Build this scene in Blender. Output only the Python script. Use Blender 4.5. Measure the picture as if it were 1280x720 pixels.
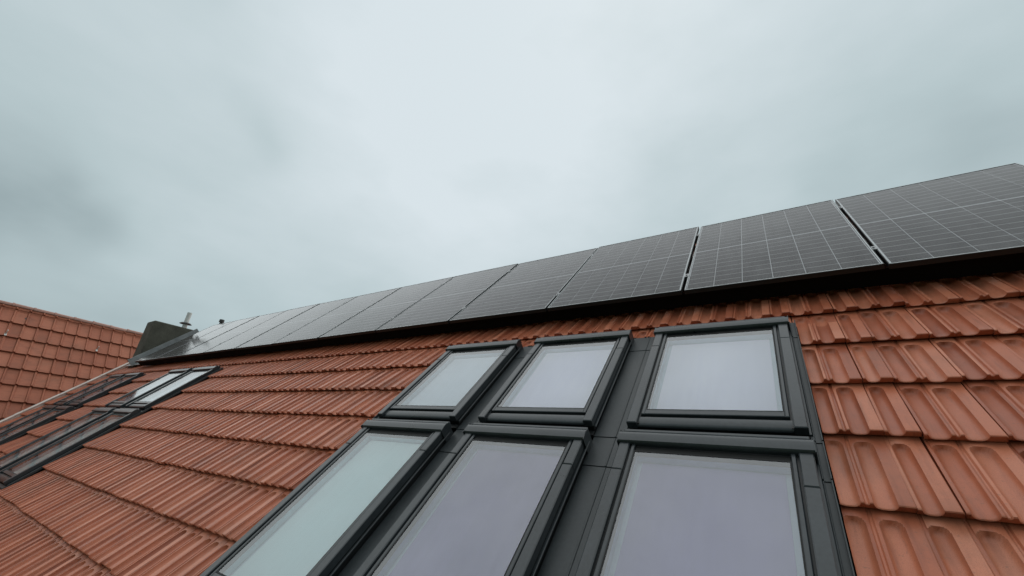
import bpy, bmesh, math, random
import numpy as np
from mathutils import Matrix, Vector

for o in list(bpy.data.objects):
    bpy.data.objects.remove(o)
scene = bpy.context.scene
col = scene.collection
Z0 = 9.0                                   # height of the lower edge of the solar array above the ground
PITCH = math.radians(45.0)

# roof frame: u along the ridge, v up the slope, w out of the slope
cP, sP = math.cos(PITCH), math.sin(PITCH)
ROOF = Matrix(((1, 0, 0, 0), (0, cP, -sP, 0), (0, sP, cP, Z0), (0, 0, 0, 1)))

# ------------------------------------------------------------------ camera
CAM_R = Matrix(((0.837325076, 0.441971956, -0.321787986),
                (-0.139639798, -0.396172688, -0.907495415),
                (-0.528571135, 0.804803076, -0.270008451)))
CAM_C = Vector((-0.589481716, -3.028434589, 1.256070747))
F_PX = 516.185
cam_data = bpy.data.cameras.new('camera')
cam_data.sensor_width = 36.0
cam_data.lens = F_PX / 1280.0 * 36.0
cam_data.clip_start = 0.05
cam_data.clip_end = 3000.0
cam = bpy.data.objects.new('camera', cam_data)
col.objects.link(cam)
r3 = ROOF.to_3x3()
ax = r3 @ Vector(CAM_R[0]); ay = -(r3 @ Vector(CAM_R[1])); az = -(r3 @ Vector(CAM_R[2]))
cw = ROOF @ CAM_C
cam.matrix_world = Matrix(((ax.x, ay.x, az.x, cw.x), (ax.y, ay.y, az.y, cw.y), (ax.z, ay.z, az.z, cw.z), (0, 0, 0, 1)))
scene.camera = cam

def project(p):                            # world point -> pixel of the 1280x720 frame and depth
    d = Vector(p) - cw
    z = -d.dot(az)
    if z <= 0.01:
        return None
    return 640 + F_PX * d.dot(ax) / z, 360 - F_PX * d.dot(ay) / z, z

def view_dir(x, y):                        # direction towards a patch of sky
    return (ax * ((x - 640) / F_PX) - ay * ((y - 360) / F_PX) - az).normalized()

# ------------------------------------------------------------------ sky
GLOW_DIR = view_dir(600, 110)          # where the cloud deck is thinnest
SUN_DIR = Vector((-0.14, 0.46, 0.88)).normalized()
sun_el = math.asin(SUN_DIR.z)
sun_az = math.atan2(SUN_DIR.x, SUN_DIR.y)

world = bpy.data.worlds.new('World')
scene.world = world
world.use_nodes = True
wt = world.node_tree
for n in list(wt.nodes):
    wt.nodes.remove(n)
def wn(t, **kw):
    n = wt.nodes.new(t)
    for k, v in kw.items():
        setattr(n, k, v)
    return n
def wl(a, b):
    wt.links.new(a, b)
w_out = wn('ShaderNodeOutputWorld')
w_bg = wn('ShaderNodeBackground')
w_bg.inputs['Strength'].default_value = 0.86
wl(w_bg.outputs[0], w_out.inputs['Surface'])
w_sky = wn('ShaderNodeTexSky', sky_type='NISHITA')
w_sky.sun_disc = False
w_sky.sun_elevation = sun_el
w_sky.sun_rotation = sun_az
w_tc = wn('ShaderNodeTexCoord')
def wmath(op, a, b=None, clamp=False):
    n = wn('ShaderNodeMath', operation=op)
    n.use_clamp = clamp
    for i, s in enumerate((a, b)):
        if s is None:
            continue
        if isinstance(s, (int, float)):
            n.inputs[i].default_value = s
        else:
            wl(s, n.inputs[i])
    return n.outputs[0]
def wnoise(scale, detail, rough, loc=(0, 0, 0), sc=(1, 1, 1)):
    m = wn('ShaderNodeMapping')
    m.inputs['Location'].default_value = loc
    m.inputs['Scale'].default_value = sc
    wl(w_tc.outputs['Generated'], m.inputs['Vector'])
    n = wn('ShaderNodeTexNoise')
    n.inputs['Scale'].default_value = scale
    n.inputs['Detail'].default_value = detail
    n.inputs['Roughness'].default_value = rough
    wl(m.outputs[0], n.inputs['Vector'])
    return n.outputs['Fac']
w_wz = wn('ShaderNodeTexNoise')
w_wz.inputs['Scale'].default_value = 3.2
w_wz.inputs['Detail'].default_value = 3.0
wl(w_tc.outputs['Generated'], w_wz.inputs['Vector'])
w_w1 = wn('ShaderNodeVectorMath', operation='SUBTRACT')
wl(w_wz.outputs['Color'], w_w1.inputs[0])
w_w1.inputs[1].default_value = (0.5, 0.5, 0.5)
w_w2 = wn('ShaderNodeVectorMath', operation='SCALE')
w_w2.inputs['Scale'].default_value = 0.24
wl(w_w1.outputs[0], w_w2.inputs[0])
w_w3 = wn('ShaderNodeVectorMath', operation='ADD')
wl(w_tc.outputs['Generated'], w_w3.inputs[0])
wl(w_w2.outputs[0], w_w3.inputs[1])
w_w4 = wn('ShaderNodeVectorMath', operation='NORMALIZE')
wl(w_w3.outputs[0], w_w4.inputs[0])
def wdot(direction):
    n = wn('ShaderNodeVectorMath', operation='DOT_PRODUCT')
    wl(w_w4.outputs[0], n.inputs[0])
    n.inputs[1].default_value = direction
    return n.outputs['Value']
big = wnoise(1.5, 2.0, 0.45, (3.1, 0.4, 1.7), (1.0, 1.0, 1.5))
fine = wnoise(3.6, 4.0, 0.5, (0.3, 2.2, 0.6), (1.0, 1.0, 1.7))
cl = wmath('ADD', wmath('MULTIPLY', big, 0.62), wmath('MULTIPLY', fine, 0.38))
wisp = wnoise(8.0, 5.0, 0.55, (1.3, 0.2, 2.6), (0.8, 0.8, 2.2))
cl = wmath('ADD', cl, wmath('MULTIPLY', wmath('SUBTRACT', wisp, 0.5), 0.16))
cl = wmath('MULTIPLY', wmath('SUBTRACT', cl, 0.5), 1.0)
# the thin part of the cloud deck where the sun stands
glow = wmath('POWER', wmath('MAXIMUM', wdot(GLOW_DIR), 0.0), 3.6)
cl = wmath('ADD', cl, wmath('MULTIPLY', glow, 0.47))
# thicker, darker swells of cloud
for x, y, powr, amt in ((318, 158, 380, 0.20), (8, 262, 260, 0.34), (78, 300, 420, 0.22), (145, 326, 700, 0.15), (1190, 170, 240, 0.14), (1040, 222, 600, 0.10), (60, 60, 40, 0.08)):
    s = wmath('POWER', wmath('MAXIMUM', wdot(view_dir(x, y)), 0.0), float(powr))
    s = wmath('MULTIPLY', s, wmath('ADD', wmath('MULTIPLY', wmath('SUBTRACT', fine, 0.5), 3.0), 1.0, clamp=False))
    cl = wmath('SUBTRACT', cl, wmath('MULTIPLY', s, amt))
# an overcast deck is brighter towards the zenith
w_z = wn('ShaderNodeSeparateXYZ')
wl(w_tc.outputs['Generated'], w_z.inputs[0])
cl = wmath('ADD', cl, wmath('MULTIPLY', w_z.outputs['Z'], 0.42))
cl = wmath('ADD', cl, 0.20, clamp=True)
ramp = wn('ShaderNodeValToRGB')
ramp.color_ramp.elements[0].position = 0.0
ramp.color_ramp.elements[0].color = (0.255, 0.325, 0.340, 1)
ramp.color_ramp.elements[1].position = 1.0
ramp.color_ramp.elements[1].color = (0.680, 0.755, 0.790, 1)
e = ramp.color_ramp.elements.new(0.5)
e.color = (0.465, 0.560, 0.580, 1)
wl(cl, ramp.inputs['Fac'])
w_sc = wn('ShaderNodeVectorMath', operation='SCALE')
w_sc.inputs['Scale'].default_value = 0.004      # a trace of clear sky above the cloud deck
wl(w_sky.outputs[0], w_sc.inputs[0])
w_add = wn('ShaderNodeVectorMath', operation='ADD')
wl(ramp.outputs['Color'], w_add.inputs[0])
wl(w_sc.outputs[0], w_add.inputs[1])
wl(w_add.outputs[0], w_bg.inputs['Color'])

# ------------------------------------------------------------------ sun behind the clouds
sun_data = bpy.data.lights.new('sun', 'SUN')
sun_data.energy = 1.5
sun_data.angle = math.radians(150)      # no disc: the whole cloud deck glows
sun_data.color = (1.0, 0.97, 0.93)
sun = bpy.data.objects.new('sun', sun_data)
col.objects.link(sun)
sun.rotation_euler = SUN_DIR.to_track_quat('Z', 'Y').to_euler()

# ------------------------------------------------------------------ exposure
scene.render.engine = 'CYCLES'
scene.render.resolution_x = 1024
scene.render.resolution_y = 576
scene.cycles.max_bounces = 8
scene.cycles.transparent_max_bounces = 12
vs = scene.view_settings
vs.view_transform = 'Standard'
vs.look = 'None'
vs.exposure = 0.22
vs.gamma = 1.0
vs.use_curve_mapping = False

rng = random.Random(7)

# ================================================================== materials
class Mat:
    def __init__(self, name):
        self.m = bpy.data.materials.new(name)
        self.m.use_nodes = True
        self.t = self.m.node_tree
        self.b = self.t.nodes['Principled BSDF']
        self.out = self.t.nodes['Material Output']
    def n(self, t, **kw):
        x = self.t.nodes.new(t)
        for k, v in kw.items():
            setattr(x, k, v)
        return x
    def l(self, a, b):
        self.t.links.new(a, b)
    def set(self, **kw):
        for k, v in kw.items():
            self.b.inputs[k.replace('_', ' ')].default_value = v
    def math(self, op, a, b=None, clamp=False):
        n = self.n('ShaderNodeMath', operation=op)
        n.use_clamp = clamp
        for i, s in enumerate((a, b)):
            if s is None:
                continue
            if isinstance(s, (int, float)):
                n.inputs[i].default_value = s
            else:
                self.l(s, n.inputs[i])
        return n.outputs[0]
    def noise(self, vec, scale, detail=3.0, rough=0.5, sc=None):
        if sc:
            m = self.n('ShaderNodeMapping')
            m.inputs['Scale'].default_value = sc
            self.l(vec, m.inputs['Vector'])
            vec = m.outputs[0]
        n = self.n('ShaderNodeTexNoise')
        n.inputs['Scale'].default_value = scale
        n.inputs['Detail'].default_value = detail
        n.inputs['Roughness'].default_value = rough
        self.l(vec, n.inputs['Vector'])
        return n.outputs['Fac']
    def ramp(self, fac, stops):
        r = self.n('ShaderNodeValToRGB')
        el = r.color_ramp.elements
        el[0].position, el[0].color = stops[0][0], (*stops[0][1], 1)
        el[1].position, el[1].color = stops[-1][0], (*stops[-1][1], 1)
        for p, c in stops[1:-1]:
            x = el.new(p)
            x.color = (*c, 1)
        self.l(fac, r.inputs['Fac'])
        return r.outputs['Color']
    def mix(self, fac, a, b, blend='MIX'):
        x = self.n('ShaderNodeMix', data_type='RGBA', blend_type=blend)
        if isinstance(fac, (int, float)):
            x.inputs[0].default_value = fac
        else:
            self.l(fac, x.inputs[0])
        for i, s in ((6, a), (7, b)):
            if isinstance(s, tuple):
                x.inputs[i].default_value = (*s, 1)
            else:
                self.l(s, x.inputs[i])
        return x.outputs[2]
    def bump(self, h, strength, dist):
        b = self.n('ShaderNodeBump')
        b.inputs['Strength'].default_value = strength
        b.inputs['Distance'].default_value = dist
        self.l(h, b.inputs['Height'])
        self.l(b.outputs[0], self.b.inputs['Normal'])

def clay(name, dark, mid, light, rough=0.5, dirt=0.35):
    M = Mat(name)
    geo = M.n('ShaderNodeNewGeometry')
    oi = M.n('ShaderNodeObjectInfo')
    pos = geo.outputs['Position']
    rnd = M.math('FRACT', M.math('ADD', M.math('MULTIPLY', oi.outputs['Random'], 7.31), geo.outputs['Random Per Island']))
    mott = M.noise(pos, 9.0, 5.0, 0.6)
    fac = M.math('ADD', M.math('MULTIPLY', rnd, 0.72), M.math('MULTIPLY', M.math('SUBTRACT', mott, 0.20), 0.62), clamp=True)
    c = M.ramp(fac, [(0.12, dark), (0.5, mid), (0.92, light)])
    grain = M.noise(pos, 420.0, 2.0, 0.6)
    c = M.mix(M.math('MULTIPLY', M.math('SUBTRACT', grain, 0.44, clamp=True), 1.5, clamp=True), c, tuple(x * 0.55 for x in mid))
    st = M.noise(pos, 2.6, 6.0, 0.65)
    stf = M.math('MULTIPLY', M.math('MULTIPLY', M.math('SUBTRACT', st, 0.5, clamp=True), 4.0, clamp=True), dirt)
    c = M.mix(stf, c, (0.115, 0.062, 0.040))
    # rain-washed streaks running down the slope
    sk = M.noise(pos, 34.0, 4.0, 0.6, (1.0, 0.10, 0.10))
    skf = M.math('MULTIPLY', M.math('MULTIPLY', M.math('SUBTRACT', sk, 0.52, clamp=True), 3.2, clamp=True), 0.55)
    c = M.mix(skf, c, tuple(x * 0.45 for x in dark))
    sp = M.noise(pos, 95.0, 2.0, 0.5)
    spf = M.math('MULTIPLY', M.math('SUBTRACT', sp, 0.645, clamp=True), 6.0, clamp=True)
    c = M.mix(M.math('MULTIPLY', spf, 0.55), c, (0.10, 0.075, 0.055))
    M.l(c, M.b.inputs['Base Color'])
    M.l(M.math('ADD', M.math('MULTIPLY', mott, 0.22), rough - 0.11), M.b.inputs['Roughness'])
    M.set(Specular_IOR_Level=0.34)
    M.bump(M.math('ADD', grain, M.math('MULTIPLY', mott, 2.0)), 0.25, 0.0012)
    return M.m

MAT = {}
MAT['clay'] = clay('terracotta_tile', (0.290, 0.078, 0.040), (0.430, 0.128, 0.065), (0.535, 0.195, 0.112), 0.40, 0.42)
MAT['clay_old'] = clay('weathered_terracotta', (0.280, 0.088, 0.050), (0.345, 0.114, 0.065), (0.395, 0.140, 0.082), 0.68, 0.40)
MAT['clay_pink'] = clay('pale_terracotta', (0.34, 0.18, 0.145), (0.40, 0.215, 0.175), (0.46, 0.25, 0.21), 0.6, 0.2)

def simple(name, colr, rough, spec=0.5, metal=0.0, var=0.15, scale=3.0, bump=0.0, streak=True):
    M = Mat(name)
    geo = M.n('ShaderNodeNewGeometry')
    pos = geo.outputs['Position']
    n1 = M.noise(pos, scale, 5.0, 0.6)
    n2 = M.noise(pos, scale * 22.0, 3.0, 0.6)
    f = M.math('ADD', M.math('MULTIPLY', n1, 0.65), M.math('MULTIPLY', n2, 0.35))
    lo = tuple(x * (1 - var * 1.6) for x in colr)
    hi = tuple(min(1, x * (1 + var * 1.6)) for x in colr)
    M.l(M.ramp(f, [(0.3, lo), (0.7, hi)]), M.b.inputs['Base Color'])
    M.l(M.math('ADD', M.math('MULTIPLY', n1, 0.24), rough - 0.12), M.b.inputs['Roughness'])
    M.set(Specular_IOR_Level=spec, Metallic=metal)
    if bump:
        M.bump(n2, bump, 0.002)
    return M.m

MAT['metal'] = simple('anthracite_aluminium', (0.026, 0.031, 0.035), 0.30, 0.5, 0.0, 0.30, 3.0)
MAT['metal_lead'] = simple('anthracite_flashing_sheet', (0.027, 0.032, 0.035), 0.44, 0.45, 0.0, 0.22, 3.5)
MAT['casing'] = simple('black_window_casing', (0.010, 0.011, 0.012), 0.45, 0.4)
MAT['rubber'] = simple('black_rubber', (0.006, 0.006, 0.006), 0.6, 0.3)
MAT['lining'] = simple('painted_window_lining', (0.56, 0.68, 0.74), 0.5, 0.3, 0, 0.03)
MAT['black_frame'] = simple('black_anodised_frame', (0.012, 0.012, 0.013), 0.5, 0.35, 0.0, 0.1, 3.0)
MAT['seal'] = simple('pale_edge_seal', (0.42, 0.44, 0.45), 0.4, 0.5, 0.0, 0.08)
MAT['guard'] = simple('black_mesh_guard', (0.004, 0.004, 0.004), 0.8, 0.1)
MAT['alu'] = simple('bare_aluminium', (0.22, 0.225, 0.23), 0.42, 0.5, 0.6, 0.1)
MAT['zinc'] = simple('pale_zinc_sheet', (0.56, 0.48, 0.44), 0.5, 0.4, 0.0, 0.22, 5.0)
MAT['lead'] = simple('grey_lead_sheet', (0.21, 0.22, 0.225), 0.40, 0.5, 0.0, 0.25, 6.0)
MAT['chimney'] = simple('dark_chimney_render', (0.080, 0.078, 0.064), 0.88, 0.2, 0.0, 0.30, 4.0, 0.5)
MAT['steel'] = simple('dull_steel', (0.50, 0.50, 0.48), 0.45, 0.5, 0.3, 0.12)
MAT['black'] = simple('black_plastic', (0.012, 0.012, 0.012), 0.5)
MAT['underlay'] = simple('roof_underlay', (0.022, 0.019, 0.017), 0.9, 0.1)
MAT['render'] = simple('wall_render', (0.55, 0.53, 0.48), 0.9, 0.2, 0, 0.06, 1.0, 0.3)
MAT['grass'] = simple('meadow', (0.06, 0.085, 0.035), 0.95, 0.1, 0, 0.35, 0.3)
MAT['backsheet'] = simple('white_backsheet', (0.50, 0.51, 0.52), 0.5, 0.3, 0, 0.03)

def glass(name, ior, tint, rough, wave=0.0, extra=0.0, dust=0.0):
    M = Mat(name)
    M.t.nodes.remove(M.b)
    fr = M.n('ShaderNodeFresnel')
    fr.inputs['IOR'].default_value = ior
    tr = M.n('ShaderNodeBsdfTransparent')
    tr.inputs['Color'].default_value = (*tint, 1)
    gl = M.n('ShaderNodeBsdfGlossy')
    gl.inputs['Roughness'].default_value = rough
    gl.inputs['Color'].default_value = (0.97, 0.985, 1.0, 1)
    mx = M.n('ShaderNodeMixShader')
    fac = fr.outputs[0]
    geo = M.n('ShaderNodeNewGeometry')
    if wave:
        nz = M.noise(geo.outputs['Position'], 1.1, 1.0, 0.4)
        b = M.n('ShaderNodeBump')
        b.inputs['Strength'].default_value = wave
        b.inputs['Distance'].default_value = 0.01
        M.l(nz, b.inputs['Height'])
        M.l(b.outputs[0], gl.inputs['Normal'])
    if extra:
        # rain film and dust on the outside
        d = M.noise(geo.outputs['Position'], 5.0, 6.0, 0.65)
        fac = M.math('ADD', fac, M.math('MULTIPLY', M.math('SUBTRACT', d, 0.35, clamp=True), extra), clamp=True)
    M.l(fac, mx.inputs[0])
    body = tr.outputs[0]
    if dust:
        # dried rain marks and dust, drawn out down the slope
        d1 = M.noise(geo.outputs['Position'], 26.0, 4.0, 0.6, (1.0, 0.10, 0.10))
        d2 = M.noise(geo.outputs['Position'], 1.7, 3.0, 0.55)
        df = M.math('MULTIPLY', M.math('MULTIPLY', M.math('SUBTRACT', d1, 0.34, clamp=True), d2), dust, clamp=True)
        di = M.n('ShaderNodeBsdfDiffuse')
        di.inputs['Color'].default_value = (0.62, 0.63, 0.62, 1)
        m2 = M.n('ShaderNodeMixShader')
        M.l(df, m2.inputs[0])
        M.l(tr.outputs[0], m2.inputs[1])
        M.l(di.outputs[0], m2.inputs[2])
        body = m2.outputs[0]
    M.l(body, mx.inputs[1])
    M.l(gl.outputs[0], mx.inputs[2])
    M.l(mx.outputs[0], M.out.inputs['Surface'])
    return M.m
MAT['glass'] = glass('window_glass', 2.15, (0.965, 0.985, 0.99), 0.04, 0.06, 0.05, 0.14)
MAT['solar_glass'] = glass('solar_glass', 1.17, (0.95, 0.95, 0.96), 0.12, 0.0, 0.03, 0.22)

def blind_mat(name, lo, hi):
    M = Mat(name)
    geo = M.n('ShaderNodeNewGeometry')
    n1 = M.noise(geo.outputs['Position'], 1.4, 3.0, 0.5)
    n2 = M.noise(geo.outputs['Position'], 30.0, 2.0, 0.5, (1.0, 0.02, 0.02))
    f = M.math('ADD', M.math('MULTIPLY', n1, 0.92), M.math('MULTIPLY', n2, 0.08))
    M.l(M.ramp(f, [(0.3, lo), (0.7, hi)]), M.b.inputs['Base Color'])
    M.set(Roughness=0.85, Specular_IOR_Level=0.2)
    return M.m
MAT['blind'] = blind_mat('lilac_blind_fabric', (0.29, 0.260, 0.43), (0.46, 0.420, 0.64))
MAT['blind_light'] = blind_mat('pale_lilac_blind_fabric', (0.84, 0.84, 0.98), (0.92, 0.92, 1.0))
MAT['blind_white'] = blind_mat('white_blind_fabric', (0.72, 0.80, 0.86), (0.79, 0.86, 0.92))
MAT['blind_green'] = blind_mat('pale_green_blind_fabric', (0.74, 0.90, 0.90), (0.82, 0.95, 0.95))  # pale green sky reflection put into the blind's colour

def cell_mat():
    # nine half cells one above the other with fine contact lines
    M = Mat('monocrystalline_cells')
    uvn = M.n('ShaderNodeUVMap')
    sep = M.n('ShaderNodeSeparateXYZ')
    M.l(uvn.outputs[0], sep.inputs[0])
    def lines(v, count, width):
        fr = M.math('FRACT', M.math('MULTIPLY', v, float(count)))
        d = M.math('ABSOLUTE', M.math('SUBTRACT', fr, 0.5))
        return M.math('GREATER_THAN', d, 0.5 - width * 0.5)
    rows = lines(sep.outputs['Y'], 9, 0.060)
    bars = lines(sep.outputs['X'], 10, 0.022)
    oi = M.n('ShaderNodeObjectInfo')
    geo = M.n('ShaderNodeNewGeometry')
    n1 = M.noise(geo.outputs['Position'], 2.5, 3.0, 0.5)
    base = M.ramp(M.math('ADD', M.math('MULTIPLY', n1, 0.7), M.math('MULTIPLY', oi.outputs['Random'], 0.3)),
                  [(0.2, (0.012, 0.0100, 0.0105)), (0.8, (0.032, 0.027, 0.027))])
    c = M.mix(M.math('MULTIPLY', bars, 0.5), base, (0.20, 0.195, 0.20))
    c = M.mix(M.math('MULTIPLY', rows, 0.85), c, (0.36, 0.355, 0.36))
    M.l(c, M.b.inputs['Base Color'])
    M.set(Roughness=0.6, Specular_IOR_Level=0.08)
    return M.m
MAT['cell'] = cell_mat()

# ================================================================== helpers
WORLD = {}
def place(o, mw, parent=None):
    col.objects.link(o)
    if parent is None:
        o.matrix_world = mw
    else:
        o.parent = parent
        o.matrix_parent_inverse = Matrix.Identity(4)
        o.matrix_local = WORLD[parent.name].inverted() @ mw
    WORLD[o.name] = mw.copy()
    return o
def obj(name, me, mat, mw=Matrix.Identity(4), parent=None):
    o = bpy.data.objects.new(name, me)
    if mat is not None and not me.materials:
        me.materials.append(MAT[mat])
    return place(o, mw, parent)
def empty(name, mw, parent=None):
    o = bpy.data.objects.new(name, None)
    o.empty_display_size = 0.2
    return place(o, mw, parent)
def tag(o, label=None, cat=None, group=None, kind=None):
    for k, v in (('label', label), ('category', cat), ('group', group), ('kind', kind)):
        if v:
            o[k] = v
    return o

class MB:
    """collects solids into one mesh"""
    def __init__(self):
        self.v, self.f = [], []
    def raw(self, vs_, fs_):
        b = len(self.v)
        self.v += [tuple(x) for x in vs_]
        self.f += [tuple(i + b for i in q) for q in fs_]
        return self
    def box(self, x0, x1, y0, y1, z0, z1, ch=0.0):
        """box, its upper edges chamfered by ch"""
        if ch <= 0:
            vs_ = [(x, y, z) for z in (z0, z1) for y in (y0, y1) for x in (x0, x1)]
            fs_ = [(0, 2, 3, 1), (4, 5, 7, 6), (0, 1, 5, 4), (2, 6, 7, 3), (0, 4, 6, 2), (1, 3, 7, 5)]
        else:
            vs_ = [(x, y, z) for z in (z0, z1 - ch) for y in (y0, y1) for x in (x0, x1)]
            vs_ += [(x, y, z1) for y in (y0 + ch, y1 - ch) for x in (x0 + ch, x1 - ch)]
            fs_ = [(0, 2, 3, 1), (0, 1, 5, 4), (2, 6, 7, 3), (0, 4, 6, 2), (1, 3, 7, 5),
                   (4, 5, 9, 8), (7, 6, 10, 11), (6, 4, 8, 10), (5, 7, 11, 9), (8, 9, 11, 10)]
        return self.raw(vs_, fs_)
    def prism(self, prof, x0, x1):
        """closed (y, z) outline, counter-clockwise seen from +x, run from x0 to x1"""
        n = len(prof)
        vs_ = [(x0, y, z) for y, z in prof] + [(x1, y, z) for y, z in prof]
        fs_ = [(i, i + n, (i + 1) % n + n, (i + 1) % n) for i in range(n)]
        fs_ = [tuple(reversed(q)) for q in fs_]
        fs_ += [tuple(range(n - 1, -1, -1)), tuple(range(n, 2 * n))]
        return self.raw(vs_, fs_)
    def tube(self, a, b, ra, rb=None, seg=16):
        rb = ra if rb is None else rb
        a, b = Vector(a), Vector(b)
        d = (b - a).normalized()
        s = d.orthogonal().normalized()
        t = d.cross(s)
        vs_ = []
        for p, r in ((a, ra), (b, rb)):
            for i in range(seg):
                q = 2 * math.pi * i / seg
                vs_.append(p + s * (r * math.cos(q)) + t * (r * math.sin(q)))
        fs_ = [(i, (i + 1) % seg, (i + 1) % seg + seg, i + seg) for i in range(seg)]
        fs_ += [tuple(range(seg - 1, -1, -1)), tuple(range(seg, 2 * seg))]
        return self.raw(vs_, fs_)
    def mesh(self, name, smooth=False):
        me = bpy.data.meshes.new(name)
        me.from_pydata(self.v, [], self.f)
        me.update()
        if len(self.f) > 1:                    # single sheets keep the way they were wound
            bm = bmesh.new()
            bm.from_mesh(me)
            bmesh.ops.recalc_face_normals(bm, faces=bm.faces)
            bm.to_mesh(me)
            bm.free()
        if smooth:
            smooth_mesh(me)
        return me
def smooth_mesh(me, ang=38):
    me.polygons.foreach_set('use_smooth', [True] * len(me.polygons))
    me.set_sharp_from_angle(angle=math.radians(ang))
    me.update()

# ================================================================== ground
g = MB().raw([(-900, -900, 0), (900, -900, 0), (900, 900, 0), (-900, 900, 0)], [(0, 1, 2, 3)]).mesh('ground')
tag(obj('ground', g, 'grass'), kind='structure')

# ================================================================== clay tiles
TW = 0.2165            # cover width
GAUGE = 0.366          # exposed length
HEAD = 0.045           # part tucked under the course above
W_TILE = -0.196        # level of a tile's head
RISE = 0.046           # how far the nose stands above the head

def profile_full(x, width):
    """height of the two-trough tile across its width; d is how deep the trough is there"""
    rib = 0.046
    flat = width - rib
    if x < 0.010:
        return -0.0030, 0.0
    n = 2 if width > 0.15 else 1
    a0, a1 = 0.010, flat
    if n == 2:
        c = 0.5 * (a0 + a1)
        half = 0.0165
        spans = ((a0, c - half), (c + half, a1))
    else:
        spans = ((a0, a1),)
    for s0, s1 in spans:
        if s0 <= x <= s1:
            t = (x - s0) / (s1 - s0)
            return 0.0, t
    if n == 2 and abs(x - c) < half:
        q = abs(x - c) / half
        return -0.0008 - 0.0085 * max(0.0, 1 - (q / 0.42) ** 2), 0.0
    return 0.0, 0.0

TROUGH = 0.0255
def trough(t, k):
    """depth at t across a trough; k < 1 near its rounded upper end"""
    if k <= 0.0 or t <= 0.0 or t >= 1.0:
        return 0.0
    q = (2 * t - 1) / k
    if abs(q) >= 1:
        return 0.0
    return -TROUGH * (1 - abs(q) ** 3.2) ** 0.62 * (0.35 + 0.65 * k)

def tile_arrays(width, gauge=GAUGE, head=HEAD):
    rib0 = width - 0.046
    if width > 0.15:
        c = 0.5 * (0.010 + rib0)
        h = 0.0165
        xs = [0, 0.008, 0.0101]
        for s0, s1 in ((0.0105, c - h), (c + h, rib0)):
            for t in (0.0, 0.04, 0.10, 0.20, 0.34, 0.5, 0.66, 0.80, 0.90, 0.96, 1.0):
                xs.append(s0 + (s1 - s0) * t)
            if s0 < 0.02:
                xs += [c - h * 0.45, c - 0.003, c + 0.003, c + h * 0.45]
        xs += [rib0 + 0.003, width - 0.005, width - 0.0018]
    else:
        xs = [0, 0.008] + [0.0105 + (rib0 - 0.0105) * t for t in (0.0, 0.04, 0.10, 0.20, 0.34, 0.5, 0.66, 0.80, 0.90, 0.96, 1.0)] + [rib0 + 0.003, width - 0.005, width - 0.0018]
    xs = sorted(set(round(x, 6) for x in xs))
    total = gauge + head
    ys = [0.0, 0.003, 0.009, 0.03, 0.14, 0.26, 0.312, 0.325, 0.334, 0.340, 0.344, 0.346, total]
    ys = [y if y == total else y * gauge / 0.366 for y in ys]
    V = []
    top = 0.346 * gauge / 0.366
    for j, y in enumerate(ys):
        for i, x in enumerate(xs):
            b, d = profile_full(x, width)
            # scooped, rounded upper end of every trough
            rr = 0.034
            k = max(0.0, min(1.0, (top - y) / rr))
            k = math.sqrt(max(0.0, 1 - (1 - k) ** 2))
            d = trough(d, k)
            z = b + d
            if x == xs[-1]:
                z -= 0.004
            z += RISE * (1 - y / gauge) if y < gauge else 0.0
            if j == 0:
                z -= 0.0045
            elif j == 1:
                z -= 0.0012
            yy = y
            # the nose bows a little where the troughs run out
            if y < 0.03:
                yy = y + 0.0035 * (d / -TROUGH)
            V.append((x, yy, z))
    n, m = len(xs), len(ys)
    F = []
    for j in range(m - 1):
        for i in range(n - 1):
            F.append((j * n + i, j * n + i + 1, (j + 1) * n + i + 1, (j + 1) * n + i))
    # nose: front face, then a bit of underside
    b0 = len(V)
    for i in range(n):
        x, y, z = V[i]
        V.append((x, 0.010, RISE - 0.0345))
    for i in range(n):
        x, y, z = V[i]
        V.append((x, 0.060, RISE - 0.0400))
    for i in range(n - 1):
        F.append((i, b0 + i, b0 + i + 1, i + 1))
        F.append((b0 + i, b0 + n + i, b0 + n + i + 1, b0 + i + 1))
    # sides
    for i, flip in ((0, False), (n - 1, True)):
        c0 = len(V)
        for j in range(m):
            x, y, z = V[j * n + i]
            V.append((x, y, z - 0.021))
        for j in range(m - 1):
            q = (j * n + i, (j + 1) * n + i, c0 + j + 1, c0 + j)
            F.append(tuple(reversed(q)) if flip else q)
    return V, F

def mesh_from(name, V, F, mat=None, smooth=True, ang=38):
    me = bpy.data.meshes.new(name)
    me.from_pydata(V, [], F)
    me.update()
    if mat:
        me.materials.append(MAT[mat])
    if smooth:
        smooth_mesh(me, ang)
    return me

TILE_FULL = tile_arrays(TW)
TILE_HALF = tile_arrays(0.1083)
ME_FULL = mesh_from('clay_tile', *TILE_FULL, mat='clay')
ME_HALF = mesh_from('half_clay_tile', *TILE_HALF, mat='clay')

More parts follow.
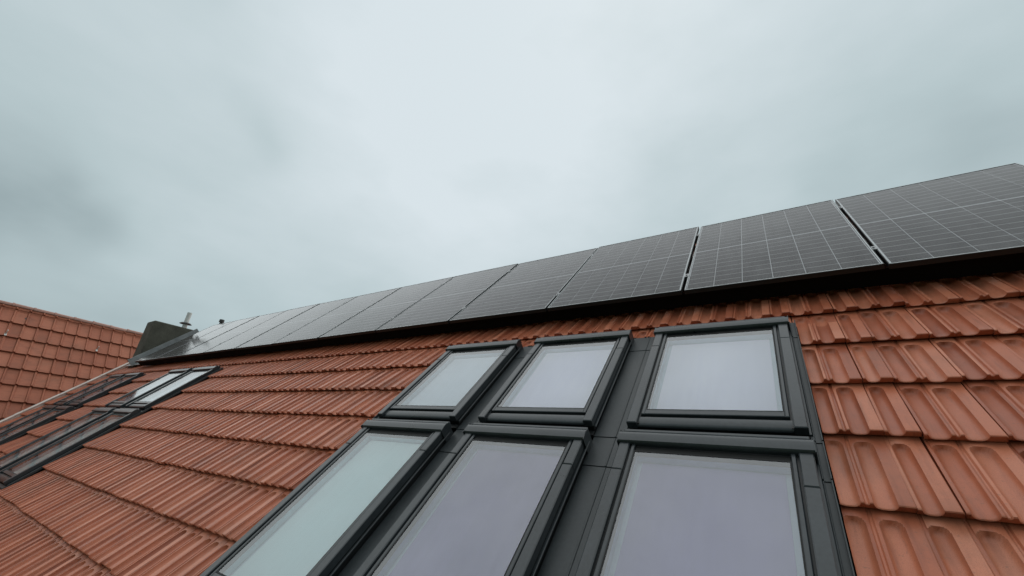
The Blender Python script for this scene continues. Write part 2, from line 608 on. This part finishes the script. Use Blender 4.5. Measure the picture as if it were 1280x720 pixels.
def cut_arrays(V, F, u0, v0, rect):
    """the piece of a tile that is left around a rectangular opening (roof u, v)"""
    ru0, ru1, rv0, rv1 = rect
    out_v, out_f = [], []
    # pieces: above, below, left, right of the opening
    pieces = [[((0, rv1 - v0, 0), (0, -1, 0))],
              [((0, rv0 - v0, 0), (0, 1, 0))],
              [((ru0 - u0, 0, 0), (1, 0, 0)), ((0, rv1 - v0, 0), (0, 1, 0)), ((0, rv0 - v0, 0), (0, -1, 0))],
              [((ru1 - u0, 0, 0), (-1, 0, 0)), ((0, rv1 - v0, 0), (0, 1, 0)), ((0, rv0 - v0, 0), (0, -1, 0))]]
    for planes in pieces:
        me = bpy.data.meshes.new('tmp')
        me.from_pydata(V, [], F)
        bm = bmesh.new()
        bm.from_mesh(me)
        bpy.data.meshes.remove(me)
        for co, no in planes:
            bmesh.ops.bisect_plane(bm, geom=bm.verts[:] + bm.edges[:] + bm.faces[:], dist=1e-5,
                                   plane_co=co, plane_no=no, clear_outer=True)
        if bm.faces:
            bm.verts.index_update()
            b = len(out_v)
            out_v += [tuple(v.co) for v in bm.verts]
            out_f += [tuple(v.index + b for v in f.verts) for f in bm.faces]
        bm.free()
    return out_v, out_f

def join_many(items):
    """items: (V array, F list, 4x4) -> one big mesh"""
    vs_, fs_, base = [], [], 0
    for V, F, m in items:
        A = np.asarray(V, float)
        mm = np.array(m)
        vs_.append(A @ mm[:3, :3].T + mm[:3, 3])
        fs_ += [tuple(i + base for i in q) for q in F]
        base += len(A)
    return np.concatenate(vs_).tolist(), fs_

# ================================================================== the tiled house
U_L, U_R = -14.10, 4.6
V_EAVE, V_RIDGE = -3.9, 1.80
house = empty('tiled_house', Matrix.Translation((-4.6, 1.2, 0)))
tag(house, 'house whose red clay tile roof fills the foreground, with dark-framed roof windows set in it', 'house')

# deck: two slopes meeting at the ridge
W_DECK = -0.27
rp = ROOF @ Vector((0, V_RIDGE, W_DECK)); ep = ROOF @ Vector((0, V_EAVE, W_DECK))
yr, zr, ye, ze = rp.y, rp.z, ep.y, ep.z
yb = 2 * yr - ye
m = MB()
m.raw([(x, y, z) for x in (U_L + 0.03, U_R - 0.03) for y, z in ((ye, ze), (yr, zr), (yb, ze), (yb, ze - 0.2), (yr, zr - 0.2), (ye, ze - 0.2))],
      [(0, 1, 7, 6), (1, 2, 8, 7), (2, 3, 9, 8), (3, 4, 10, 9), (4, 5, 11, 10), (5, 0, 6, 11), (0, 5, 4, 1), (1, 4, 3, 2), (6, 7, 10, 11), (7, 8, 9, 10)])
roof = obj('roof', m.mesh('roof'), 'underlay', Matrix.Identity(4), house)
m = MB()
wy0, wy1, wz = ye + 0.55, yb - 0.55, ze + 0.30
m.raw([(x, y, z) for x in (U_L + 0.08, U_R - 0.3) for y, z in ((wy0, 0), (wy1, 0), (wy1, wz), (yr, zr - 0.25), (wy0, wz))],
      [(0, 4, 3, 2, 1), (5, 6, 7, 8, 9), (0, 1, 6, 5), (1, 2, 7, 6), (2, 3, 8, 7), (3, 4, 9, 8), (4, 0, 5, 9)])
obj('wall', m.mesh('wall'), 'render', Matrix.Identity(4), house)
# gutter along the eaves
prof = [(-0.075 * math.cos(a), -0.075 * math.sin(a)) for a in [math.pi * i / 10 for i in range(11)]]
prof += [(0.07 * math.cos(a), -0.07 * math.sin(a)) for a in [math.pi * i / 10 for i in range(11)]]
m = MB().prism([(ye - 0.07 + a, ze + 0.02 + b) for a, b in prof], U_L, U_R)
obj('gutter', m.mesh('gutter', True), 'zinc', Matrix.Identity(4), house)

# openings taken up by the roof windows (u0, u1, v0, v1 on the tile surface)
V_OPEN_TOP, V_OPEN_BOT = -0.335, -2.74
RECTS = [(-3.275, -0.499, V_OPEN_BOT, V_OPEN_TOP), (-9.765, -7.905, V_OPEN_BOT, V_OPEN_TOP), (-13.035, -11.165, V_OPEN_BOT, V_OPEN_TOP)]

# columns: joints as they stand in the photograph, with two columns of half tiles beside the windows
cols = []
u = -0.299
cols.append((u, True))                        # half column
x = -0.1907
while x < U_R - 0.02:
    cols.append((x, False)); x += TW
cols.append((-0.299 - TW, False))
x = -0.299 - TW - 0.1083
cols.append((x, True))
while x > U_L + 0.02:
    x -= TW
    cols.append((x, False))
tiles = []
ROW0 = -0.215
for r in range(-6, 11):
    v = ROW0 - GAUGE * r
    if v + GAUGE > V_RIDGE + 0.2 or v < V_EAVE - 0.1:
        continue
    for (uu, half) in cols:
        wd = 0.1083 if half else TW
        V, F = TILE_HALF if half else TILE_FULL
        jit = Matrix.Translation((uu + rng.gauss(0, 0.0012), v + rng.gauss(0, 0.0036), W_TILE + rng.gauss(0, 0.0014))) @ \
            Matrix.Rotation(rng.gauss(0, 0.0042), 4, 'Z') @ Matrix.Rotation(rng.gauss(0, 0.006), 4, 'Y')
        mw = ROOF @ jit
        cut = None
        skip = False
        for R_ in RECTS:
            if uu + wd > R_[0] + 0.004 and uu < R_[1] - 0.004 and v + GAUGE + HEAD > R_[2] and v < R_[3]:
                if uu >= R_[0] - 0.004 and uu + wd <= R_[1] + 0.004 and v >= R_[2] and v + GAUGE + HEAD <= R_[3] + HEAD:
                    skip = True
                else:
                    cut = R_
        if skip:
            continue
        if cut:
            V, F = cut_arrays(V, F, uu, v, cut)
            if not F:
                continue
        if uu < U_L:                              # trimmed at the gable
            V, F = cut_arrays(V, F, uu, v, (uu - 1, U_L, v - 1, v + 2))
            if not F:
                continue
            cut = True
        p = project(mw @ Vector((wd / 2, GAUGE / 2, 0.01)))
        size = 0.0
        if p and -40 < p[0] < 1320 and p[1] < 760 and v < 0.02:
            nrm = r3 @ Vector((0, 0, 1))
            d = (cw - (mw @ Vector((wd / 2, GAUGE / 2, 0.01)))).normalized()
            size = wd * GAUGE * max(0, nrm.dot(d)) / p[2] ** 2
        tiles.append((size, V, F, mw, half, bool(cut)))
tiles.sort(key=lambda t: -t[0])
for size, V, F, mw, half, cut in tiles[:300]:
    me = mesh_from('cut_clay_tile', V, F, 'clay') if cut else (ME_HALF if half else ME_FULL)
    obj('tile', me, 'clay', mw, roof)
V, F = join_many([(t[1], t[2], t[3]) for t in tiles[300:]])
tag(obj('tile_field', mesh_from('tile_field', V, F, 'clay'), 'clay', Matrix.Identity(4), roof), kind='stuff')
# plain covering on the far slope
m = MB()
nY = (yb - yr) / 15
for i in range(15):
    y0, y1 = yr + i * nY, yr + (i + 1) * nY + 0.04
    z = lambda y: zr - (y - yr)
    m.raw([(x, y, zz) for x in (U_L, U_R) for y, zz in ((y0, z(y0) + 0.09), (y1, z(y1) + 0.13), (y1, z(y1) + 0.10), (y0, z(y0) + 0.06))],
          [(0, 1, 5, 4), (1, 2, 6, 5), (2, 3, 7, 6), (3, 0, 4, 7), (0, 3, 2, 1), (4, 5, 6, 7)])
tag(obj('rear_tile_field', m.mesh('rear_tile_field'), 'clay', Matrix.Identity(4), roof), kind='stuff')

def ridge_cap_mesh(r0, r1, length, name):
    seg, th = 12, 0.014
    m = MB()
    sta = [(0.0, r0 + 0.010), (0.035, r0 + 0.010), (0.04, r0), (length, r1)]
    vs_ = []
    for y, r in sta:
        for i in range(seg + 1):
            a = math.pi * (-0.06 + 1.12 * i / seg)
            vs_.append((r * math.cos(a), y, r * math.sin(a)))
    for y, r in (sta[0], sta[-1]):
        for i in range(seg + 1):
            a = math.pi * (-0.06 + 1.12 * i / seg)
            vs_.append(((r - th) * math.cos(a), y, (r - th) * math.sin(a)))
    n = seg + 1
    fs_ = []
    for j in range(3):
        fs_ += [(j * n + i, j * n + i + 1, (j + 1) * n + i + 1, (j + 1) * n + i) for i in range(seg)]
    fs_ += [(i, 4 * n + i, 4 * n + i + 1, i + 1) for i in range(seg)]
    fs_ += [(3 * n + i, 3 * n + i + 1, 5 * n + i + 1, 5 * n + i) for i in range(seg)]
    m.raw(vs_, fs_)
    return m.mesh(name, True)
cap = ridge_cap_mesh(0.085, 0.078, 0.36, 'ridge_tile')
i = 0
while U_R - 0.34 * i > U_L + 0.75:
    mw = Matrix.Translation((U_R - 0.34 * i, yr, zr + 0.075)) @ Matrix.Rotation(math.radians(90), 4, 'Z')
    obj('ridge_tile', cap, 'clay', mw, roof)
    i += 1

# verge: folded metal trim in short lengths up the gable, over the cut tiles
n_len = 6
vv = V_EAVE
step = (0.42 - V_EAVE) / n_len
for i in range(n_len):
    a, b = vv + i * step, vv + (i + 1) * step - 0.004
    h = 0.004 * (i % 2)
    m = MB()
    m.prism([(U_L - 0.100, -0.30), (U_L - 0.004, -0.30), (U_L - 0.004, -0.165), (U_L + 0.010, -0.138 + h), (U_L - 0.020, -0.118 + h), (U_L - 0.085, -0.118 + h), (U_L - 0.100, -0.135 + h)], a, b)
    m.v = [(y, x_, z) for x_, y, z in m.v]
    obj('verge_trim', m.mesh('verge_trim'), 'zinc', ROOF, house)

# ================================================================== roof windows
WW = 0.761
def window_meshes(H):
    """u 0..WW, v 0 (hood top) down to -H, w as in the roof frame"""
    P = {}
    # casing
    m = MB()
    top, bot = -0.02, -H + 0.012
    m.box(0.004, 0.058, bot, top, -0.25, -0.128)
    m.box(WW - 0.058, WW - 0.004, bot, top, -0.25, -0.128)
    m.box(0.058, WW - 0.058, top - 0.060, top, -0.25, -0.128)
    m.box(0.058, WW - 0.058, bot, bot + 0.062, -0.25, -0.138)
    # folded drip lips along both flanks
    P['frame'] = m.mesh('window_frame')
    P['lips'] = [MB().box(a, b, bot, top, -0.166, -0.158, 0.002).mesh('drip_lip') for a, b in ((-0.010, 0.0035), (WW - 0.0035, WW + 0.010))]
    # flank covers in two lengths each
    seam = -0.235
    P['covers'] = []
    for x0, x1 in ((0.0, 0.050), (WW - 0.050, WW)):
        for a, b, d in ((seam + 0.0, -0.050, 0.0), (-H, seam - 0.003, 0.0018)):
            mm = MB().box(x0, x1, a, b, -0.150, -0.112 + d, 0.004)
            P['covers'].append(mm.mesh('side_cover'))
    # sash
    m = MB()
    gx0, gx1, gt, gb = 0.076, WW - 0.076, -0.108, -H + 0.112
    m.box(0.0590, gx0, gb - 0.036, gt + 0.044, -0.20, -0.1185, 0.003)
    m.box(gx1, WW - 0.0590, gb - 0.036, gt + 0.044, -0.20, -0.1185, 0.003)
    P['head_seal'] = MB().box(gx0 - 0.001, gx1 + 0.001, gt, gt + 0.042, -0.20, -0.1290, 0.003).mesh('head_seal')  # top sash bar, coloured black to paint the shade under the hood
    m.box(gx0 - 0.001, gx1 + 0.001, gb - 0.034, gb, -0.20, -0.1195, 0.003)
    P['sash'] = m.mesh('sash')
    # gasket round the glass
    m = MB()
    e = 0.006
    m.box(gx0, gx0 + e, gb, gt, -0.150, -0.1215)
    m.box(gx1 - e, gx1, gb, gt, -0.150, -0.1215)
    m.box(gx0 + e, gx1 - e, gt - e, gt, -0.150, -0.1215)
    m.box(gx0 + e, gx1 - e, gb, gb + e, -0.150, -0.1215)
    P['gasket'] = m.mesh('gasket')
    P['pane'] = MB().raw([(gx0 + 0.002, gb + 0.002, -0.1235), (gx1 - 0.002, gb + 0.002, -0.1235), (gx1 - 0.002, gt - 0.002, -0.1235), (gx0 + 0.002, gt - 0.002, -0.1235)], [(0, 1, 2, 3)]).mesh('pane')
    # lining behind the glass and the blind
    m = MB()
    dz = -0.186
    m.raw([(gx0, gb, -0.145), (gx1, gb, -0.145), (gx1, gt, -0.145), (gx0, gt, -0.145), (gx0 + .004, gb + .004, dz), (gx1 - .004, gb + .004, dz), (gx1 - .004, gt - .004, dz), (gx0 + .004, gt - .004, dz)],
          [(0, 4, 5, 1), (1, 5, 6, 2), (2, 6, 7, 3), (3, 7, 4, 0)])
    m.raw([(gx0 - .012, gb - .012, dz - .003), (gx1 + .012, gb - .012, dz - .003), (gx1 + .012, gt + .012, dz - .003), (gx0 - .012, gt + .012, dz - .003)], [(0, 1, 2, 3)])
    P['lining'] = m.mesh('lining')
    P['blind'] = MB().box(gx0 + 0.028, gx1 - 0.028, gb + 0.012, gt - 0.012, dz, dz + 0.004).mesh('blind')
    # hood: folded cover along the top
    arc = [(-0.020 - 0.046 * t, -0.095 - 0.005 * t * t) for t in (0, 0.25, 0.5, 0.75, 1.0)]
    prof = [(0.0, -0.165), (-0.066, -0.165), (-0.066, -0.140), (-0.0715, -0.133), (-0.0725, -0.117), (-0.0700, -0.105)] + list(reversed(arc)) + [(-0.008, -0.100), (-0.002, -0.106), (0.0, -0.118)]
    m = MB().prism(prof, -0.006, WW + 0.006)
    P['hood'] = m.mesh('hood', True)
    P['ledge'] = MB().box(0.004, WW - 0.004, 0.0075, 0.026, -0.150, -0.112, 0.003).mesh('hood_ledge')
    P['hood_caps'] = []
    for x0, x1 in ((-0.0085, -0.0062), (WW + 0.0062, WW + 0.0085)):
        P['hood_caps'].append(MB().box(x0, x1, -0.078, 0.004, -0.190, -0.098).mesh('hood_cap'))
    # lower cover with a rounded back
    prof = [(-H + 0.064, -0.131), (-H + 0.061, -0.1275), (-H + 0.050, -0.1262), (-H + 0.036, -0.1268),
            (-H + 0.022, -0.1290), (-H + 0.012, -0.1335), (-H + 0.006, -0.1405), (-H + 0.005, -0.147), (-H + 0.022, -0.152), (-H + 0.064, -0.160)]
    prof = prof[::-1]
    P['bottom_cover'] = MB().prism(prof, 0.0515, WW - 0.0515).mesh('bottom_cover', True)
    P['drip'] = MB().box(0.0, WW, -H - 0.030, -H + 0.002, -0.192, -0.180).mesh('drip_edge')
    return P
PU, PL = window_meshes(0.990), window_meshes(1.262)
V_UP, V_LOW = -0.365, -1.432
columns = [-1.307, -2.257, -3.207, -8.741, -9.691, -11.990, -12.940]
def add_window(u0, v0, P, label, blind):
    mw = ROOF @ Matrix.Translation((u0, v0, 0))
    e = empty('roof_window', mw, house)
    e['label'] = label
    obj('frame', P['frame'], 'casing', mw, e)
    for c in P['lips']:
        obj('drip_lip', c, 'metal', mw, e)
    for c in P['covers']:
        obj('side_cover', c, 'metal', mw, e)
    obj('sash', P['sash'], 'metal', mw, e)
    obj('gasket', P['gasket'], 'rubber', mw, e)
    obj('head_seal', P['head_seal'], 'rubber', mw, e)
    obj('lining', P['lining'], 'lining', mw, e)
    bl = obj('blind', P['blind'], None, mw, e)
    if not P['blind'].materials:
        P['blind'].materials.append(MAT['blind'])
    bl.material_slots[0].link = 'OBJECT'
    bl.material_slots[0].material = MAT[blind]
    obj('pane', P['pane'], 'glass', mw, e)
    obj('hood', P['hood'], 'metal', mw, e)
    obj('hood_ledge', P['ledge'], 'metal', mw, e)
    for c in P['hood_caps']:
        obj('hood_cap', c, 'metal', mw, e)
    obj('bottom_cover', P['bottom_cover'], 'metal', mw, e)
    obj('drip_edge', P['drip'], 'casing', mw, e)
pos_words = ['right window of the front trio', 'middle window of the front trio', 'left window of the front trio',
             'right window of the nearer far pair', 'left window of the nearer far pair',
             'right window of the farthest pair', 'left window of the farthest pair']
for cu, wd in zip(columns, pos_words):
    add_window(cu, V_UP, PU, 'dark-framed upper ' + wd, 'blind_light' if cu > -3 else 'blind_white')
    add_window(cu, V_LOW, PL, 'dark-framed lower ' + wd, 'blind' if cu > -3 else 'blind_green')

# flashing: a tray under every group, strips between and beside the windows
def flashing(rect, right_edges):
    u0, u1, v0, v1 = rect
    obj('flashing_tray', MB().box(u0, u1, v0, v1, -0.262, -0.252).mesh('flashing_tray'), 'metal_lead', ROOF, house)
    joints = [v1 + 0.0, -0.52, -1.385, -1.585, v0]
    spans = []
    for k, r in enumerate(right_edges):
        nxt = right_edges[k - 1] - WW if k > 0 else None
        if k == 0:
            spans.append((r + 0.0, u1 - 0.004, 'side'))
        else:
            spans.append((r, nxt, 'mid'))
    spans.append((u0 + 0.004, right_edges[-1] - WW, 'side'))
    for a, b, kind in spans:
        for j in range(4):
            top, bot = joints[j], joints[j + 1] + 0.003
            lift = 0.0025 * (3 - j)
            m = MB()
            wlev = (-0.196 if kind == 'mid' else -0.170) + lift
            m.box(a + 0.001, b - 0.001, bot, top, wlev - 0.004, wlev, 0.001)
            if kind == 'mid':
                f0 = a + (b - a) * 0.60
                m.box(f0, f0 + 0.010, bot + 0.001, top - 0.001, wlev + 0.0002, wlev + 0.0028, 0.0022)
            else:
                f0 = a + 0.010 if a > right_edges[0] - 0.1 else b - 0.016
                m.box(f0, f0 + 0.006, bot + 0.001, top - 0.001, wlev + 0.0002, wlev + 0.010, 0.002)
                # fold at the tile side
                q = b - 0.006 if a > right_edges[0] - 0.1 else a + 0.001
                m.box(q, q + 0.004, bot + 0.001, top - 0.001, wlev + 0.0002, wlev + 0.016)
            obj('flashing_strip', m.mesh('flashing_strip'), 'metal_lead', ROOF, house)
flashing(RECTS[0], [-0.546, -1.496, -2.446])
flashing(RECTS[1], [-7.980, -8.930])
flashing(RECTS[2], [-11.229, -12.179])

# ================================================================== chimney
CX0, CX1, CY0, CY1, CZ = -13.75, -13.30, 0.20, 1.22, 1.09
m = MB()
m.box(CX0, CX1, CY0, CY1, Z0 - 0.4, Z0 + CZ, 0.02)
chim = obj('chimney', m.mesh('chimney'), 'chimney', Matrix.Identity(4), house)
chim['label'] = 'dark rendered chimney beside the far end of the solar array'
pc = Vector(((CX0 + CX1) / 2, 0.82, 0))
m = MB().tube((-13.42, 0.86, Z0 + CZ - 0.02), (-13.42, 0.86, Z0 + 1.51), 0.052, 0.052, 20)
fl = obj('flue_pipe', m.mesh('flue_pipe', True), 'steel', Matrix.Identity(4), chim)
m = MB().tube((-13.42, 0.86, Z0 + 1.205), (-13.42, 0.86, Z0 + 1.235), 0.135, 0.10, 24)
obj('flue_collar', m.mesh('flue_collar', True), 'black', Matrix.Identity(4), chim)
# lead apron between chimney and array
m = MB().box(-13.27, -12.86, 0.10, V_RIDGE - 0.06, -0.14, -0.128, 0.002)
m.box(-13.297, -13.275, 0.06, V_RIDGE - 0.22, -0.14, 0.035, 0.003)
obj('chimney_flashing', m.mesh('chimney_flashing'), 'lead', ROOF, chim)
m = MB().box(CX0 - 0.03, CX1 + 0.02, 0.08, 0.34, -0.14, -0.126, 0.002)
obj('chimney_apron', m.mesh('chimney_apron'), 'lead', ROOF, chim)
# small dark vent that shows above the array
vp = ROOF @ Vector((-12.62, 1.86, -0.03))
m = MB().tube((vp.x, vp.y, vp.z - 0.35), (vp.x, vp.y, vp.z + 0.05), 0.035, 0.035, 14)
m.tube((vp.x, vp.y, vp.z + 0.03), (vp.x, vp.y, vp.z + 0.095), 0.06, 0.055, 14)
obj('vent_pipe', m.mesh('vent_pipe', True), 'black', Matrix.Identity(4), house)

# ================================================================== solar array
PP, PWD, PL_ = 1.154, 1.134, 1.714
N_PAN = 12
def panel_meshes():
    P = {}
    fw = 0.011
    m = MB()
    m.box(0, fw, 0, PL_, -0.034, 0, 0.0012)
    m.box(PWD - fw, PWD, 0, PL_, -0.034, 0, 0.0012)
    m.box(fw + 0.0005, PWD - fw - 0.0005, 0, fw, -0.034, -0.0003, 0.0012)
    m.box(fw + 0.0005, PWD - fw - 0.0005, PL_ - fw, PL_, -0.034, -0.0003, 0.0012)
    P['frame'] = m.mesh('panel_frame')
    m = MB()
    a, b = 0.0045, 0.0100
    m.box(a, b, a, PL_ - a, 0.0002, 0.0010)
    m.box(PWD - b, PWD - a, a, PL_ - a, 0.0002, 0.0010)
    m.box(b + 0.0003, PWD - b - 0.0003, 0.0016, 0.0070, 0.0002, 0.0010)
    m.box(b + 0.0003, PWD - b - 0.0003, PL_ - b, PL_ - a, 0.0002, 0.0010)
    P['edge_seal'] = m.mesh('edge_seal')  # pale strips painting the sky highlight along the frame's top lip
    P['backsheet'] = MB().box(fw, PWD - fw, fw, PL_ - fw, -0.009, -0.0055).mesh('backsheet')
    P['glass'] = MB().raw([(fw, fw, -0.0016), (PWD - fw, fw, -0.0016), (PWD - fw, PL_ - fw, -0.0016), (fw, PL_ - fw, -0.0016)], [(0, 1, 2, 3)]).mesh('glass')
    mx, my, gap, mid = 0.018, 0.019, 0.0042, 0.014
    cwid = (PWD - 2 * mx - 5 * gap) / 6
    chei = (PL_ - 2 * my - mid) / 2
    me = MB().box(0, cwid, 0, chei, -0.0055, -0.0035).mesh('cell_string')
    uvl = me.uv_layers.new(name='UVMap')
    for lp in me.loops:
        co = me.vertices[lp.vertex_index].co
        uvl.data[lp.index].uv = (co.x / cwid, co.y / chei)
    P['cell'] = me
    P['spots'] = [(mx + i * (cwid + gap), my + j * (chei + mid)) for j in range(2) for i in range(6)]
    return P
PM = panel_meshes()
names = {0: 'rightmost solar panel, its right corner at the picture edge', 11: 'leftmost solar panel, right beside the dark chimney'}
ordn = ['first', 'second', 'third', 'fourth', 'fifth', 'sixth']
for k in range(N_PAN):
    u0 = PP - k * PP - PP + 0.01
    tilt = Matrix.Rotation(rng.gauss(0, 0.0012), 4, 'X') @ Matrix.Rotation(rng.gauss(0, 0.0015), 4, 'Y')
    mw = ROOF @ Matrix.Translation((u0, rng.gauss(0, 0.0012), 0)) @ tilt
    e = empty('solar_panel', mw)
    if k in names:
        lab = names[k]
    elif k < 6:
        lab = 'black solar panel, %s from the right end of the roof array' % ordn[k]
    else:
        lab = 'black solar panel, %s from the chimney end of the roof array' % ordn[11 - k]
    tag(e, lab, 'solar panel', 'solar panels in a row along the ridge')
    obj('frame', PM['frame'], 'black_frame', mw, e)
    obj('edge_seal', PM['edge_seal'], 'seal', mw, e)
    obj('backsheet', PM['backsheet'], 'backsheet', mw, e)
    for sx, sy in PM['spots']:
        obj('cell_string', PM['cell'], 'cell', mw @ Matrix.Translation((sx, sy, 0)), e)
    obj('glass', PM['glass'], 'solar_glass', mw, e)

clamp_me = MB().box(-0.0075, 0.0075, -0.03, 0.03, -0.05, -0.004).box(-0.016, 0.016, -0.03, 0.03, 0.0006, 0.0036, 0.001).tube((0, 0, 0.0037), (0, 0, 0.009), 0.0065, 0.0065, 6).mesh('clamp')
hook_me = MB().box(-0.018, 0.018, -0.10, 0.02, -0.088, -0.082).box(-0.018, 0.018, -0.106, -0.1, -0.145, -0.082).mesh('roof_hook')
for v_r, which in ((0.30, 'lower'), (1.41, 'upper')):
    mw = ROOF @ Matrix.Translation((-(N_PAN - 1) * PP - 0.02, v_r, 0))
    rail = obj('mounting_rail', MB().box(0, N_PAN * PP + 0.05, -0.02, 0.02, -0.081, -0.0345).mesh('mounting_rail'), 'black_frame', mw)
    tag(rail, '%s aluminium rail under the solar panels, its clamps showing in the gaps' % which, 'rail', 'rails that carry the solar panels')
    for k in range(N_PAN - 1):
        obj('clamp', clamp_me, 'alu', ROOF @ Matrix.Translation((-k * PP, v_r, 0)), rail)
    for k in range(N_PAN):
        obj('roof_hook', hook_me, 'alu', ROOF @ Matrix.Translation((-k * PP + 0.5, v_r, 0)), rail)

# added black strip painting the dark shade in the gap under the lower edge
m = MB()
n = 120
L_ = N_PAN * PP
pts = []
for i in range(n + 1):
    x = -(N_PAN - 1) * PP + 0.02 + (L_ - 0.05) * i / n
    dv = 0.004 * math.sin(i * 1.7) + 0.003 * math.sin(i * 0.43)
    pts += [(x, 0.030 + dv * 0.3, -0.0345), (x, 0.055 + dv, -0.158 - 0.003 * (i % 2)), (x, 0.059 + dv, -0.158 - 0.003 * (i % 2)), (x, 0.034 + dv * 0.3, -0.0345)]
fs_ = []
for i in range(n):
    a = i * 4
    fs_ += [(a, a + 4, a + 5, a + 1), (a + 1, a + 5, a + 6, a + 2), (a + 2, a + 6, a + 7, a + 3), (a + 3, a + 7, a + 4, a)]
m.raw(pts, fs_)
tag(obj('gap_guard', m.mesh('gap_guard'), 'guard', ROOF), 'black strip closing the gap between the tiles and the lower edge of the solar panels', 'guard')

# ================================================================== neighbouring house
NU, NQ = -17.5, math.radians(55)
NZ = Z0 + 1.354
NW, NG, NS0 = 0.2523, 0.466, 0.588
cN, sN = math.cos(NQ), math.sin(NQ)
# local x along +Y, local y up the slope, local z outwards; origin on the ridge line
NROOF = Matrix(((0, -cN, sN, NU), (1, 0, 0, 0), (0, sN, cN, NZ), (0, 0, 0, 1)))
Y_A, Y_B = -9.0, 5.0
nhouse = empty('neighbour_house', Matrix.Translation((NU, -2.0, 0)))
tag(nhouse, 'neighbouring house with a steep weathered brown-red tile roof behind the gable, at the left edge', 'house')
SL = 5.2
m = MB()
ex, ez = NU + SL * cN, NZ - SL * sN
bx = 2 * NU - ex
m.raw([(x, y, z - 0.19) for y in (Y_A, Y_B) for x, z in ((ex, ez), (NU, NZ), (bx, ez), (bx, ez - 0.2), (NU, NZ - 0.25), (ex, ez - 0.2))],
      [(0, 1, 7, 6), (1, 2, 8, 7), (2, 3, 9, 8), (3, 4, 10, 9), (4, 5, 11, 10), (5, 0, 6, 11), (0, 5, 4, 1), (1, 4, 3, 2), (6, 7, 10, 11), (7, 8, 9, 10)])
nroof = obj('roof', m.mesh('neighbour_roof'), 'underlay', Matrix.Identity(4), nhouse)
m = MB()
m.raw([(x, y, z) for y in (Y_A + 0.3, Y_B - 0.3) for x, z in ((ex - 0.4, 0), (bx + 0.4, 0), (bx + 0.4, ez + 0.1), (NU, NZ - 0.4), (ex - 0.4, ez + 0.1))],
      [(0, 4, 3, 2, 1), (5, 6, 7, 8, 9), (0, 1, 6, 5), (1, 2, 7, 6), (2, 3, 8, 7), (3, 4, 9, 8), (4, 0, 5, 9)])
obj('wall', m.mesh('neighbour_wall'), 'render', Matrix.Identity(4), nhouse)

def pan_tile():
    """flat pan with one raised rib"""
    xs = [(0, 0.0), (0.004, 0.020), (0.012, 0.034), (0.034, 0.034), (0.044, 0.014), (0.060, 0.0), (0.12, 0.0), (0.18, 0.0), (0.235, 0.001), (NW - 0.001, 0.004)]
    ys = [(0, 0.050), (0.004, 0.055), (0.02, 0.055), (NG, 0.004), (NG + 0.05, 0.0)]
    V = [(x, y, h + r) for y, r in ys for x, h in xs]
    n = len(xs)
    F = [(j * n + i, j * n + i + 1, (j + 1) * n + i + 1, (j + 1) * n + i) for j in range(len(ys) - 1) for i in range(n - 1)]
    b = len(V)
    V += [(x, 0.016, 0.012) for x, h in xs]
    F += [(i, b + i, b + i + 1, i + 1) for i in range(n - 1)]
    c = len(V)
    V += [(xs[0][0], y, xs[0][1] + r - 0.016) for y, r in ys]
    F += [(j * n, (j + 1) * n, c + j + 1, c + j) for j in range(len(ys) - 1)]
    return V, F
PT = pan_tile()
ME_PAN = mesh_from('pan_tile', *PT, mat='clay_old')
ntiles = []
PT_TOP = cut_arrays(PT[0], PT[1], 0, 0, (-1, 1, 0.105, 2))
ME_PAN_TOP = mesh_from('pan_tile_top', *PT_TOP, mat='clay_old')
for r in range(-1, 10):
    s = NS0 + NG * r
    PV, PF = PT_TOP if r < 0 else PT
    y = -1.87 - NW * 27
    y0 = y
    while y < Y_B - NW:
        if y > Y_A:
            mw = NROOF @ Matrix.Translation((y + rng.gauss(0, 0.0015), -s + rng.gauss(0, 0.003), -0.06 + rng.gauss(0, 0.0015))) @ Matrix.Rotation(rng.gauss(0, 0.003), 4, 'Z')
            p = project(mw @ Vector((NW / 2, NG / 2, 0)))
            sz = 0.0
            if p and -30 < p[0] < 190 and p[1] < 560:
                sz = 1.0 / p[2] ** 2
            ntiles.append((sz, PV, PF, mw))
        y += NW
ntiles.sort(key=lambda t: -t[0])
nvis = min(300, sum(1 for t in ntiles if t[0] > 0))
for t in ntiles[:nvis]:
    obj('tile', ME_PAN_TOP if t[1] is PT_TOP[0] else ME_PAN, 'clay_old', t[3], nroof)
V, F = join_many([t[1:] for t in ntiles[nvis:]])
tag(obj('tile_field', mesh_from('pan_tile_field', V, F, 'clay_old'), 'clay_old', Matrix.Identity(4), nroof), kind='stuff')
obj('ridge_mortar', MB().box(NU - 0.05, NU + 0.05, Y_A, Y_B, NZ - 0.22, NZ - 0.03, 0.02).mesh('ridge_mortar'), 'clay_old', Matrix.Identity(4), nroof)
ncap = ridge_cap_mesh(0.068, 0.060, 0.44, 'pale_ridge_tile')
y = Y_A
while y < Y_B - 0.4:
    obj('ridge_tile', ncap, 'clay_pink', Matrix.Translation((NU, y, NZ - 0.025 + rng.gauss(0, 0.004))), nroof)
    y += 0.405
# pale roof hooks and a dark vent slot
def n_on(x, s, h):
    return NROOF @ Matrix.Translation((x, -s, h))
hk = MB().tube((0, -0.015, 0.0), (0, 0.015, 0.11), 0.014, 0.011, 8).box(-0.02, 0.02, -0.07, 0.0, -0.004, 0.004).mesh('snow_hook')
for yy, ss in ((-1.60, 1.01), (0.15, 0.97)):
    obj('roof_hook', hk, 'steel', n_on(yy, ss, 0.03), nhouse)
obj('vent_hole', MB().tube((0, 0, 0), (0, 0, 0.012), 0.035, 0.03, 12).mesh('vent_hole'), 'black', n_on(-1.36, 0.36, -0.033), nhouse)
